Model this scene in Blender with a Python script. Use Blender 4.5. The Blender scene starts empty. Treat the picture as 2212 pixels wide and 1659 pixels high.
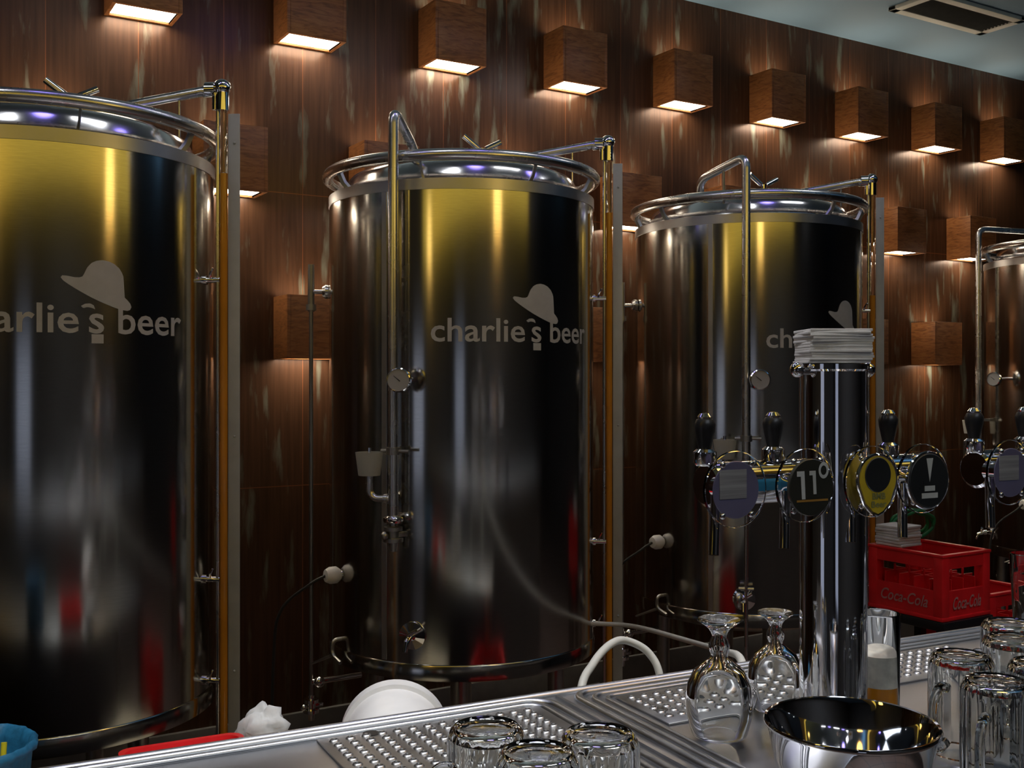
import bpy, bmesh, math, random
from mathutils import Vector, Matrix
random.seed(7)
SC = bpy.context.scene
COL = SC.collection
R_ = math.radians
PI = math.pi
EYE = 1.6

# ------------------------------------------------------------------ camera, world, exposure
cam = bpy.data.cameras.new('camera'); camo = bpy.data.objects.new('camera', cam); COL.objects.link(camo)
camo.location = (0, 0, EYE); camo.rotation_euler = (R_(90), 0, R_(-31.2))
cam.sensor_width = 36; cam.lens = 36 * 2300 / 2212; cam.shift_y = -13.5 / 2212; cam.clip_start = .02
SC.camera = camo
SC.view_settings.view_transform = 'Standard'; SC.view_settings.look = 'None'
SC.view_settings.gamma = 1; SC.view_settings.use_curve_mapping = False
SC.view_settings.exposure = 0.0
W = bpy.data.worlds.new('world'); SC.world = W; W.use_nodes = True
W.node_tree.nodes['Background'].inputs[0].default_value = (.02, .022, .03, 1)
W.node_tree.nodes['Background'].inputs[1].default_value = .3

LAMP_DOWN, LAMP_UP, PENDANT, FASCIA, STRIP, SPOT, VIOLET, WINDOW = 19.0, 15.0, 3.1, .62, 6.8, 60.0, 5.0, .30

def light(name, kind, loc, energy, color, size=.1, rot=(0, 0, 0), size_y=None, spot=None):
    l = bpy.data.lights.new(name, kind); l.energy = energy; l.color = color
    if kind == 'AREA':
        l.size = size
        if size_y: l.shape = 'RECTANGLE'; l.size_y = size_y
    else:
        l.shadow_soft_size = size
        if kind == 'SPOT': l.spot_size = spot or 1.6; l.spot_blend = .6
    o = bpy.data.objects.new(name, l); o.location = loc; o.rotation_euler = rot; COL.objects.link(o)
    return o
# daylight-cool ceiling light of the guest room behind the camera, and added spots without fixtures to brighten the bar
light('guest_room_light', 'AREA', (1.0, -1.6, 3.5), 22, (.80, .90, 1.0), 2.4, size_y=1.0)
for sx in (-.3, .6, 1.6, 2.6, 3.7):
    light('bar_fill_spot', 'SPOT', (sx, 1.30, 3.55), 88, (.95, .95, 1.0), .05, spot=1.15)
light('ceiling_fill_light', 'AREA', (4.2, .9, 3.40), 15, (.40, .72, 1.0), 6.0, rot=(PI - R_(16), 0, 0), size_y=.3)  # added blue light to cool the ceiling colour

# ------------------------------------------------------------------ materials
def newmat(name):
    m = bpy.data.materials.new(name); m.use_nodes = True
    nt = m.node_tree; b = nt.nodes['Principled BSDF']
    return m, nt, b
def nd(nt, t, **kw):
    n = nt.nodes.new(t)
    for k, v in kw.items(): setattr(n, k, v)
    return n
def mathn(nt, op, a, b=None, clamp=False):
    n = nd(nt, 'ShaderNodeMath', operation=op, use_clamp=clamp)
    for i, v in enumerate((a, b)):
        if v is None: continue
        if isinstance(v, (int, float)): n.inputs[i].default_value = v
        else: nt.links.new(v, n.inputs[i])
    return n.outputs[0]
def ramp(nt, fac, stops):
    r = nd(nt, 'ShaderNodeValToRGB'); el = r.color_ramp.elements
    while len(el) < len(stops): el.new(.5)
    for e, (p, c) in zip(el, stops):
        e.position = p; e.color = tuple(c) + (1,) if len(c) == 3 else c
    nt.links.new(fac, r.inputs[0]); return r.outputs[0]
def noise(nt, scale, detail=4, mapping=(1, 1, 1), coord='Object'):
    tc = nd(nt, 'ShaderNodeTexCoord'); mp = nd(nt, 'ShaderNodeMapping')
    mp.inputs['Scale'].default_value = mapping
    nt.links.new(tc.outputs[coord], mp.inputs[0])
    n = nd(nt, 'ShaderNodeTexNoise'); n.inputs['Scale'].default_value = scale; n.inputs['Detail'].default_value = detail
    nt.links.new(mp.outputs[0], n.inputs['Vector']); return n.outputs['Fac']
def plain(name, col, rough=.5, metal=0, var=.12, scale=20, rvar=.08, mapping=(1, 1, 1), bump=0, **kw):
    """a surface with a little procedural unevenness in colour and gloss"""
    m, nt, b = newmat(name)
    f = noise(nt, scale, 4, mapping)
    lo = tuple(c * (1 - var) for c in col); hi = tuple(min(1, c * (1 + var)) for c in col)
    nt.links.new(ramp(nt, f, [(.3, lo), (.7, hi)]), b.inputs['Base Color'])
    mr = nd(nt, 'ShaderNodeMapRange'); mr.inputs[3].default_value = max(0, rough - rvar); mr.inputs[4].default_value = rough + rvar
    nt.links.new(f, mr.inputs[0]); nt.links.new(mr.outputs[0], b.inputs['Roughness'])
    b.inputs['Metallic'].default_value = metal
    if bump:
        bp = nd(nt, 'ShaderNodeBump'); bp.inputs['Strength'].default_value = bump; bp.inputs['Distance'].default_value = .002
        nt.links.new(f, bp.inputs['Height']); nt.links.new(bp.outputs[0], b.inputs['Normal'])
    for k, v in kw.items(): b.inputs[k.replace('_', ' ')].default_value = v
    return m
def emis(name, col, strength, base=(.8, .8, .8)):
    m, nt, b = newmat(name)
    b.inputs['Base Color'].default_value = (*base, 1); b.inputs['Roughness'].default_value = .5
    b.inputs['Emission Color'].default_value = (*col, 1); b.inputs['Emission Strength'].default_value = strength
    return m

def brushed(name, col, rough, aniso, mapping, scale=1.0):
    m, nt, b = newmat(name)
    f = noise(nt, 30 * scale, 3, mapping); g = noise(nt, 3.0, 3, (1, 1, .3))
    nt.links.new(ramp(nt, f, [(.25, tuple(c * .92 for c in col)), (.75, tuple(c * 1.06 for c in col))]), b.inputs['Base Color'])
    r = mathn(nt, 'MULTIPLY_ADD', g, .06); r.node.inputs[2].default_value = rough - .03
    nt.links.new(r, b.inputs['Roughness'])
    b.inputs['Metallic'].default_value = 1; b.inputs['Anisotropic'].default_value = aniso
    b.inputs['Anisotropic Rotation'].default_value = .25
    t = nd(nt, 'ShaderNodeTangent', direction_type='RADIAL', axis='Z'); nt.links.new(t.outputs[0], b.inputs['Tangent'])
    return m
M = {}
M['tank'] = brushed('tank_steel', (.56, .55, .52), .145, .5, (1, 1, 14))
M['tank_band'] = plain('tank_band_steel', (.55, .55, .55), .36, 1, .06, 14)
M['dome'] = plain('dome_steel', (.68, .68, .70), .16, 1, .06, 6)
M['pipe'] = plain('pipe_steel', (.66, .66, .66), .27, 1, .06, 12, .04)
M['chrome'] = plain('chrome', (.82, .82, .84), .05, 1, .03, 12, .03)
M['rod'] = plain('dull_steel', (.42, .42, .41), .35, 1, .08, 20)
M['counter'] = plain('counter_steel', (.46, .47, .49), .33, 1, .08, 4, .07, (1, 4, 1))
M['perf'] = plain('perforated_steel', (.36, .36, .355), .36, 1, .1, 30)
M['logo'] = plain('etched_logo', (.50, .49, .46), .6, .1, .06, 30)
M['plate'] = plain('gauge_plate_paint', (.42, .43, .41), .45, .1, .06, 20)
M['dark'] = plain('black_plastic', (.012, .012, .013), .3)
M['rubber'] = plain('black_rubber', (.02, .02, .02), .6)
M['white'] = plain('white_plastic', (.86, .86, .84), .35, 0, .04)
M['cream'] = plain('cream_plastic', (.75, .66, .45), .45, 0, .05)
M['cloth'] = plain('white_cloth', (.75, .76, .74), .8, 0, .06, 60, bump=.4)
M['paper'] = plain('white_card', (.62, .61, .60), .7, 0, .06, 40)
M['red'] = plain('red_plastic', (.72, .014, .018), .35, 0, .12, 12)
M['redprint'] = plain('faded_white_print', (.46, .20, .19), .5)
M['blue'] = plain('blue_plastic', (.02, .16, .30), .45, 0, .25, 60, bump=.6)
M['yellow'] = plain('yellow_plastic', (.70, .60, .02), .4)
M['green'] = plain('green_hose', (.01, .16, .05), .4)
M['hose'] = plain('white_hose', (.62, .62, .56), .4, 0, .05)
M['amber'] = plain('amber_beer', (.62, .25, .02), .12, 0, .1, 8, .03)
M['beer'] = plain('beer', (.85, .32, .01), .15, 0, .1, 8, .03)
M['froth'] = plain('beer_froth', (.80, .76, .66), .7, 0, .25, 50)
M['glow'] = emis('lamp_diffuser', (1.0, .86, .66), LAMP_DOWN)
M['glow_up'] = emis('lamp_upper_diffuser', (1.0, .84, .62), LAMP_UP)
M['pendant'] = emis('pendant_shade', (1.0, .66, .17), PENDANT, (.8, .5, .1))
M['spot'] = emis('downlight_bulb', (.92, .95, 1.0), SPOT)
M['violet'] = emis('violet_led', (.30, .24, 1.0), VIOLET)
M['window'] = emis('evening_window', (.62, .72, 1.0), WINDOW)
M['ochre'] = plain('ochre_paint', (.62, .42, .10), .6, 0, .06, 3)
M['fascia'] = emis('backlit_yellow_fascia', (1.0, .70, .10), FASCIA, (.7, .5, .1))
M['strip'] = emis('strip_light_diffuser', (.95, .97, 1.0), STRIP)
M['ceiling'] = plain('ceiling_paint', (.115, .185, .255), .7, 0, .05, 2)
M['roomwall'] = plain('dark_paint', (.09, .085, .085), .6, 0, .1, 3)
M['vent'] = plain('vent_frame_paint', (.42, .42, .38), .5, 0, .05)
M['ventdark'] = plain('vent_grille_paint', (.13, .13, .12), .5)
M['skirt'] = plain('skirting_steel', (.16, .155, .15), .5, .3)
M['blueband'] = plain('blue_band', (.03, .22, .38), .3)
M['lavender'] = plain('smoky_violet_card', (.13, .12, .20), .3, 0, .1)
M['silverfilm'] = plain('ribbed_grey_film', (.30, .30, .31), .35, .2, .35, 18, .05, (.3, 1, 9))
M['olive'] = plain('dark_olive_enamel', (.03, .03, .024), .25)
M['ink'] = plain('pale_print', (.55, .57, .55), .5)
M['orange'] = plain('orange_print', (.35, .18, .03), .5)
M['badge'] = plain('yellow_enamel', (.55, .40, .03), .3, 0, .15, 30)
M['badgeink'] = plain('green_grey_print', (.20, .20, .07), .5)
M['charcoal'] = plain('charcoal_enamel', (.02, .022, .024), .3)
M['dial'] = plain('dial_face', (.36, .36, .36), .4, 0, .05)

def glassmat(name, col, rough=.0, ior=1.5, trans=1.0):
    m, nt, b = newmat(name)
    f = noise(nt, 9, 2)
    nt.links.new(ramp(nt, f, [(.3, tuple(c * .97 for c in col)), (.7, col)]), b.inputs['Base Color'])
    b.inputs['Roughness'].default_value = rough; b.inputs['IOR'].default_value = ior
    b.inputs['Transmission Weight'].default_value = trans
    return m
M['glass'] = glassmat('clear_glass', (.97, .985, .98), 0, 1.34)
M['acrylic'] = glassmat('clear_acrylic', (.93, .93, .97), .02, 1.3)
M['frosted'] = glassmat('frosted_plastic', (.78, .78, .74), .35, 1.3, .7)
M['tubeglass'] = glassmat('sight_glass', (.98, .95, .88), .02, 1.3)

def wood_material():
    m, nt, b = newmat('lamp_veneer')
    tc = nd(nt, 'ShaderNodeTexCoord'); mp = nd(nt, 'ShaderNodeMapping'); mp.inputs['Scale'].default_value = (5, 5, 26)
    oi = nd(nt, 'ShaderNodeObjectInfo')
    nt.links.new(tc.outputs['Object'], mp.inputs[0]); nt.links.new(oi.outputs['Random'], mp.inputs['Location'])
    w = nd(nt, 'ShaderNodeTexNoise'); w.inputs['Scale'].default_value = 2.2; w.inputs['Detail'].default_value = 6; w.inputs['Distortion'].default_value = 1.6
    nt.links.new(mp.outputs[0], w.inputs['Vector'])
    nt.links.new(ramp(nt, w.outputs['Fac'], [(.32, (.15, .050, .013)), (.52, (.27, .100, .030)), (.72, (.33, .135, .047))]), b.inputs['Base Color'])
    b.inputs['Roughness'].default_value = .42
    return m
M['wood'] = wood_material()

def wall_material():
    """tall bronze-brown panels, verdigris streaks, thin copper joints"""
    m, nt, b = newmat('bronze_panels'); L = nt.links
    tc = nd(nt, 'ShaderNodeTexCoord'); sp = nd(nt, 'ShaderNodeSeparateXYZ'); L.new(tc.outputs['Object'], sp.inputs[0])
    u = mathn(nt, 'DIVIDE', mathn(nt, 'ADD', sp.outputs[0], 100 * .338 - .9139), .338)
    idx = mathn(nt, 'FLOOR', u); fr = mathn(nt, 'FRACT', u)
    dist = mathn(nt, 'MINIMUM', fr, mathn(nt, 'SUBTRACT', 1.0, fr))
    seam = mathn(nt, 'LESS_THAN', dist, .0045)
    v = mathn(nt, 'DIVIDE', mathn(nt, 'ADD', sp.outputs[2], .10), 1.24)
    fv = mathn(nt, 'FRACT', v)
    seamh = mathn(nt, 'LESS_THAN', fv, .0028)
    seam = mathn(nt, 'MAXIMUM', seam, seamh)
    wn = nd(nt, 'ShaderNodeTexWhiteNoise', noise_dimensions='2D')
    cb = nd(nt, 'ShaderNodeCombineXYZ'); L.new(idx, cb.inputs[0]); L.new(mathn(nt, 'FLOOR', v), cb.inputs[1]); L.new(cb.outputs[0], wn.inputs['Vector'])
    st = noise(nt, 1.0, 7, (19, 1, 3.2)); fine = noise(nt, 1.0, 5, (70, 1, 3)); patch = noise(nt, 1.5, 3, (1, 1, .8))
    k = mathn(nt, 'ADD', st, mathn(nt, 'MULTIPLY', patch, .35))
    k = mathn(nt, 'ADD', k, mathn(nt, 'MULTIPLY', mathn(nt, 'SUBTRACT', wn.outputs[0], .5), .05))
    streak = ramp(nt, k, [(.76, (0, 0, 0)), (.92, (1, 1, 1))])
    base = ramp(nt, fine, [(.3, (.050, .022, .011)), (.7, (.082, .037, .019))])
    mx = nd(nt, 'ShaderNodeMix', data_type='RGBA'); L.new(streak, mx.inputs[0]); L.new(base, mx.inputs[6]); mx.inputs[7].default_value = (.15, .15, .115, 1)
    m2 = nd(nt, 'ShaderNodeMix', data_type='RGBA'); L.new(seam, m2.inputs[0]); L.new(mx.outputs[2], m2.inputs[6]); m2.inputs[7].default_value = (.19, .066, .026, 1)
    L.new(m2.outputs[2], b.inputs['Base Color'])
    b.inputs['Metallic'].default_value = .30
    b.inputs['Specular IOR Level'].default_value = .4
    rr = mathn(nt, 'MULTIPLY_ADD', wn.outputs[0], .14); rr.node.inputs[2].default_value = .20
    L.new(rr, b.inputs['Roughness'])
    bp = nd(nt, 'ShaderNodeBump'); bp.inputs['Strength'].default_value = .12; bp.inputs['Distance'].default_value = .003
    L.new(fine, bp.inputs['Height']); L.new(bp.outputs[0], b.inputs['Normal'])
    return m
M['bronze'] = wall_material()
def floor_material():
    m, nt, b = newmat('dark_floor_tiles'); L = nt.links
    tc = nd(nt, 'ShaderNodeTexCoord'); br = nd(nt, 'ShaderNodeTexBrick', offset=0)
    br.inputs['Scale'].default_value = 3.3; br.inputs['Brick Width'].default_value = 1; br.inputs['Row Height'].default_value = 1
    br.inputs['Mortar Size'].default_value = .015
    br.inputs['Color1'].default_value = (.10, .065, .05, 1); br.inputs['Color2'].default_value = (.085, .058, .047, 1); br.inputs['Mortar'].default_value = (.03, .03, .03, 1)
    L.new(tc.outputs['Object'], br.inputs['Vector']); L.new(br.outputs[0], b.inputs['Base Color']); b.inputs['Roughness'].default_value = .35
    return m
M['floor'] = floor_material()

# ------------------------------------------------------------------ mesh helpers
class MB:
    def __init__(s): s.bm = bmesh.new()
    def box(s, c, size, rot=None, bev=0):
        r = bmesh.ops.create_cube(s.bm, size=1)
        vs = r['verts']; c = Vector(c)
        for v in vs:
            p = Vector((v.co.x * size[0], v.co.y * size[1], v.co.z * size[2]))
            if rot is not None: p = rot @ p
            v.co = p + c
        if bev:
            es = list({e for v in vs for e in v.link_edges})
            bmesh.ops.bevel(s.bm, geom=es, offset=bev, segments=2, affect='EDGES', profile=.5)
        return s
    def grid(s, rows, closed_u=False, closed_v=False):
        vs = [[s.bm.verts.new(p) for p in r] for r in rows]
        nu, nv = len(vs), len(vs[0])
        for i in range(nu if closed_u else nu - 1):
            for j in range(nv if closed_v else nv - 1):
                q = [vs[i][j], vs[(i + 1) % nu][j], vs[(i + 1) % nu][(j + 1) % nv], vs[i][(j + 1) % nv]]
                try: s.bm.faces.new(q)
                except ValueError: pass
        return vs
    def lathe(s, prof, seg=48, org=(0, 0, 0), axis=(0, 0, 1), mod=None):
        """profile of (r, z) round an axis; r=0 ends make poles"""
        q = Vector((0, 0, 1)).rotation_difference(Vector(axis).normalized()); o = Vector(org)
        rings = []
        for r, z in prof:
            if r < 1e-6:
                rings.append([s.bm.verts.new(o + q @ Vector((0, 0, z)))])
            else:
                ring = []
                for k in range(seg):
                    a = 2 * PI * k / seg
                    rr = r * (mod(a, z) if mod else 1)
                    ring.append(s.bm.verts.new(o + q @ Vector((rr * math.cos(a), rr * math.sin(a), z))))
                rings.append(ring)
        for A, B in zip(rings, rings[1:]):
            for k in range(seg):
                k2 = (k + 1) % seg
                if len(A) == 1 and len(B) == 1: continue
                if len(A) == 1: f = [A[0], B[k], B[k2]]
                elif len(B) == 1: f = [A[k], B[0], A[k2]]
                else: f = [A[k], B[k], B[k2], A[k2]]
                s.bm.faces.new(f)
        return s
    def tube(s, pts, r, seg=12, closed=False, caps=True, flat=1.0):
        pts = [Vector(p) for p in pts]; n = len(pts); rows = []; up = None
        for i, p in enumerate(pts):
            if closed: t = pts[(i + 1) % n] - pts[i - 1]
            else: t = pts[min(i + 1, n - 1)] - pts[max(i - 1, 0)]
            t.normalize()
            if up is None:
                up = Vector((0, 0, 1)) if abs(t.z) < .9 else Vector((1, 0, 0))
            a = (up - t * up.dot(t)).normalized(); b = t.cross(a); up = a
            rad = r[i] if isinstance(r, (list, tuple)) else r
            rows.append([p + (a * math.cos(2 * PI * k / seg) + b * math.sin(2 * PI * k / seg) * flat) * rad for k in range(seg)])
        vs = s.grid(rows, closed, True)
        if not closed and caps:
            s.bm.faces.new(vs[0]); s.bm.faces.new(vs[-1][::-1])
        return s
    def poly(s, pts, depth_vec):
        """a flat outline given real thickness"""
        a = [s.bm.verts.new(p) for p in pts]; d = Vector(depth_vec)
        b = [s.bm.verts.new(Vector(p) + d) for p in pts]
        s.bm.faces.new(a); s.bm.faces.new(b[::-1]); n = len(a)
        for i in range(n): s.bm.faces.new([a[i], b[i], b[(i + 1) % n], a[(i + 1) % n]])
        return s
    def ball(s, c, r, sc=(1, 1, 1), seg=20):
        bmesh.ops.create_uvsphere(s.bm, u_segments=seg, v_segments=seg // 2, radius=1,
            matrix=Matrix.Translation(Vector(c)) @ Matrix.Diagonal((r * sc[0], r * sc[1], r * sc[2], 1)))
        return s

def link(name, me, parent=None):
    o = bpy.data.objects.new(name, me); COL.objects.link(o)
    if parent is not None: o.parent = parent
    return o
def obj(name, mb, mat, parent=None, label=None, ang=38, flat=False):
    bm = mb.bm
    bmesh.ops.remove_doubles(bm, verts=bm.verts, dist=1e-6)
    bmesh.ops.recalc_face_normals(bm, faces=bm.faces)
    for f in bm.faces: f.smooth = not flat
    for e in bm.edges:
        e.smooth = not (len(e.link_faces) == 2 and e.calc_face_angle(0) > R_(ang))
    me = bpy.data.meshes.new(name); bm.to_mesh(me); bm.free()
    me.materials.append(M[mat] if isinstance(mat, str) else mat)
    o = link(name, me, parent)
    if label: o['label'] = label
    return o
def thing(name, label, cat, loc=(0, 0, 0), rz=0, group=None):
    o = link(name, None); o.location = loc; o.rotation_euler = (0, 0, rz)
    o.empty_display_size = .05
    return tag(o, label, cat, group)
def tag(o, label, cat, group=None):
    o['label'] = label; o['category'] = cat
    if group: o['group'] = group
    return o
def struct(name, mb, mat, **kw):
    o = obj(name, mb, mat, **kw); o['kind'] = 'structure'; return o
def dup_tree(root, loc=None):
    r = root.copy(); COL.objects.link(r)
    if loc is not None: r.location = loc
    for ch in list(root.children):
        c = ch.copy(); COL.objects.link(c); c.parent = r
        for g in ch.children:
            d = g.copy(); COL.objects.link(d); d.parent = c
    return r
def smooth_path(pts, sub=8):
    pts = [Vector(p) for p in pts]; out = []
    for i in range(len(pts) - 1):
        p0, p1, p2, p3 = pts[max(i - 1, 0)], pts[i], pts[i + 1], pts[min(i + 2, len(pts) - 1)]
        for k in range(sub):
            t = k / sub
            out.append(.5 * ((2 * p1) + (p2 - p0) * t + (2 * p0 - 5 * p1 + 4 * p2 - p3) * t * t + (3 * p1 - p0 - 3 * p2 + p3) * t ** 3))
    out.append(pts[-1]); return out
def bend(pts, rad, n=6):
    """polyline with its corners rounded"""
    pts = [Vector(p) for p in pts]; out = [pts[0]]
    for a, b, c in zip(pts, pts[1:], pts[2:]):
        d1 = (a - b); d2 = (c - b); r = min(rad, d1.length * .49, d2.length * .49)
        p, q = b + d1.normalized() * r, b + d2.normalized() * r
        for k in range(n + 1):
            t = k / n; out.append(p * (1 - t) ** 2 + b * 2 * t * (1 - t) + q * t * t)
    out.append(pts[-1]); return out
def text_tris(s, bold=.0, shear=0.0, res=3):
    c = bpy.data.curves.new('t', 'FONT'); c.body = s; c.size = 1; c.offset = bold; c.shear = shear; c.resolution_u = res
    c.fill_mode = 'FRONT'
    o = bpy.data.objects.new('t', c); COL.objects.link(o)
    dg = bpy.context.evaluated_depsgraph_get(); me = bpy.data.meshes.new_from_object(o.evaluated_get(dg))
    vs = [v.co.copy() for v in me.vertices]; fs = [tuple(p.vertices) for p in me.polygons]
    bpy.data.objects.remove(o); bpy.data.curves.remove(c); bpy.data.meshes.remove(me)
    x0 = min(v.x for v in vs); x1 = max(v.x for v in vs)
    return [((v.x - x0) / (x1 - x0), v.y) for v in vs], fs
def put_text(mb, s, fn, bold=.0, shear=0.0):
    """fn(u in 0..1 along the word, v in font units) -> point"""
    vs, fs = text_tris(s, bold, shear)
    bv = [mb.bm.verts.new(fn(u, v)) for u, v in vs]
    for f in fs:
        try: mb.bm.faces.new([bv[i] for i in f])
        except ValueError: pass

# ------------------------------------------------------------------ room
XL, XR, YF, YB, H = -4.0, 10.0, -4.0, 4.35, 3.6
struct('wall_back', MB().box(((XL + XR) / 2, YB + .06, H / 2), (XR - XL, .12, H)), 'bronze')
struct('floor', MB().box(((XL + XR) / 2, (YF + YB) / 2, -.05), (XR - XL, YB - YF, .1)), 'floor')
struct('ceiling', MB().box(((XL + XR) / 2, (YF + YB) / 2, H + .05), (XR - XL, YB - YF, .1)), 'ceiling')
struct('wall_left', MB().box((XL - .05, (YF + YB) / 2, H / 2), (.1, YB - YF, H)), 'roomwall')
struct('wall_right', MB().box((XR + .05, (YF + YB) / 2, H / 2), (.1, YB - YF, H)), 'roomwall')
struct('wall_front', MB().box(((XL + XR) / 2, YF - .05, H / 2), (XR - XL, .1, H)), 'roomwall')
struct('baseboard_back', MB().box(((XL + XR) / 2, YB - .012, .09), (XR - XL, .022, .18), bev=.003), 'skirt')
def window(name, c, size):
    w = struct(name, MB().box(c, size), 'window')
    fr = MB(); ax = 1 if size[0] > size[1] else 0
    hw = (size[0] if ax else size[1]) / 2; hz = size[2] / 2
    for sgn in (-1, 1):
        fr.box((c[0] + (sgn * hw if ax else 0), c[1] + (0 if ax else sgn * hw), c[2]), (.06, .06, size[2] + .12))
        fr.box((c[0], c[1], c[2] + sgn * hz), (size[0] + .06 if ax else .06, .06 if ax else size[1] + .06, .06))
    obj('window_frame', fr, 'roomwall', w)
window('window_1', (-2.5, YF + .02, 1.3), (1.3, .02, 1.3))
window('window_2', (XL + .02, .6, 1.25), (.02, 1.1, 1.2))
# ochre bulkhead over the guests' side of the bar
bh = struct('trim_1', MB().box((0, .22, 2.94), (6.8, .5, .74), bev=.01), 'ochre')
obj('backlit_fascia', MB().box((0, .475, 2.94), (6.7, .02, .66), bev=.004), 'fascia', bh)

# ceiling vent
v = thing('ceiling_vent', 'square-framed air vent with dark grille set in the pale ceiling', 'vent', (5.11, 3.72, H - .012))
fr = MB()
for sx in (-1, 1): fr.box((sx * .37, 0, 0), (.05, .29, .022), bev=.004)
for sy in (-1, 1): fr.box((0, sy * .12, 0), (.79, .05, .022), bev=.004)
obj('vent_frame', fr, 'vent', v)
gr = MB()
gr.box((0, 0, .008), (.70, .2, .004))
for k in range(9): gr.box((0, -.088 + k * .022, -.001), (.69, .004, .016), Matrix.Rotation(.5, 3, 'X'))
obj('vent_grille', gr, 'ventdark', v)

# ------------------------------------------------------------------ wooden wall lamps
LW, LD, LH = .258, .172, .262
def make_lamp():
    t = thing('wall_lamp', '', 'lamp', (0, 0, 0), 0, 'wooden box lamps on the bronze wall')
    b = MB(); w = .015
    for sx in (-1, 1): b.box((sx * (LW - w) / 2, -LD / 2, LH / 2), (w, LD, LH), bev=.0015)
    b.box((0, -LD + w / 2, LH / 2), (LW - 2 * w, w, LH), bev=.0015)
    b.box((0, -w / 2, LH / 2), (LW - 2 * w, w, LH), bev=.0015)
    obj('wooden_case', b, 'wood', t)
    obj('diffuser', MB().box((0, -LD / 2, .012), (LW - 2 * w - .002, LD - 2 * w - .002, .006)), 'glow', t, 'white glowing underside panel')
    obj('upper_diffuser', MB().box((0, -LD / 2, LH * .86), (LW - 2 * w - .002, LD - 2 * w - .002, .006)), 'glow_up', t, 'white glowing upper panel')
    return t
ORD = ['first', 'second', 'third', 'fourth', 'fifth', 'sixth', 'seventh', 'eighth', 'ninth']
spots = []
for k in range(9): spots.append((k, 3.005, 'wooden box lamp in the top row below the ceiling, %s from the left' % ORD[k]))
mid = {-.5: 'hidden above the leftmost tank', .5: 'beside the sight tube of the leftmost tank', 1.5: 'half hidden behind the second tank\'s left edge',
       2.5: 'hidden behind the middle of the second tank', 3.5: 'between the second and third tanks', 4.5: 'hidden behind the left of the third tank',
       5.5: 'hidden behind the right of the third tank', 6.5: 'just right of the third tank\'s sight tube', 7.5: 'just left of the fourth tank'}
for k, s in mid.items(): spots.append((k, 2.346, 'wooden box lamp in the middle row, ' + s))
low = {1: 'behind the thin rod left of the second tank', 3: 'peeping out right of the second tank', 6: 'peeping out right of the third tank', 7: 'in the dark gap left of the fourth tank'}
for k, s in low.items(): spots.append((k, 1.678, 'wooden box lamp in the lowest row, ' + s))
lamp0 = make_lamp()
for i, (k, z, lab) in enumerate(spots):
    o = lamp0 if i == 0 else dup_tree(lamp0)
    o.location = (.9139 + .676 * k, YB - .001, z); o['label'] = lab

# ------------------------------------------------------------------ lights of the guest side (out of frame, mirrored in the steel)
def pendant(x, y, lab):
    t = thing('pendant_lamp', lab, 'lamp', (x, y, 2.40), 0, 'yellow pendants over the bar')
    obj('lamp_shade', MB().lathe([(.0, .40), (.06, .40), (.11, .36), (.135, .2), (.14, 0), (.135, 0), (.128, .2), (.05, .385), (0, .385)], 32), 'pendant', t)
    obj('cord', MB().tube([(0, 0, .40), (0, 0, 1.195)], .004, 8), 'dark', t)
    obj('ceiling_rose', MB().lathe([(0, 1.16), (.05, 1.16), (.05, 1.199), (0, 1.199)], 24), 'dark', t)
for j, (x, y) in enumerate([(-1.6, 1.0), (1.86, 1.05)]):
    pendant(x, y, 'yellow glass pendant over the bar, %s from the left' % ORD[j])
def downlight(x, y, mat, lab, r=.045, grp='ceiling downlights'):
    t = thing('downlight', lab, 'ceiling light', (x, y, H - .02), 0, grp)
    obj('trim_ring', MB().lathe([(r, 0), (r * 1.35, 0), (r * 1.35, .02), (r, .02), (r, 0)], 28), 'vent', t)
    obj('bulb', MB().lathe([(0, .004), (r * .98, .004), (r * .98, .016), (0, .016)], 28), mat, t)
n = 0
for y in (-.55, -1.7):
    for x in (-1.2, -.1, 1.0, 2.1, 3.2, 4.6):
        downlight(x, y, 'spot', 'round white downlight over the guest side, row %s column %s' % (ORD[0 if y > -1 else 1], ORD[n % 6])); n += 1
def strip_light(x, lab):
    t = thing('strip_light', lab, 'ceiling light', (x, 2.55, H - .04), 0, 'white strip lights over the bartender aisle')
    obj('housing', MB().box((0, 0, .022), (.60, .24, .034), bev=.004), 'vent', t)
    obj('tube_cover', MB().box((0, 0, .003), (.56, .20, .012), bev=.004), 'strip', t)
for j, x in enumerate((-.45, 1.0, 2.4, 3.8)):
    strip_light(x, 'white ceiling strip light over the bartender aisle, %s from the left' % ORD[j])
for j, x in enumerate((.28, 1.70, 3.10)):
    downlight(x, 2.55, 'violet', 'violet ceiling light between the strip lights, %s from the left' % ORD[j], .15, 'violet aisle lights')
for j, x in enumerate((.45, 2.6)):
    downlight(x, -.95, 'violet', 'round violet downlight, %s of the pair' % ORD[j], .13, 'violet ceiling lights')

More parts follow.
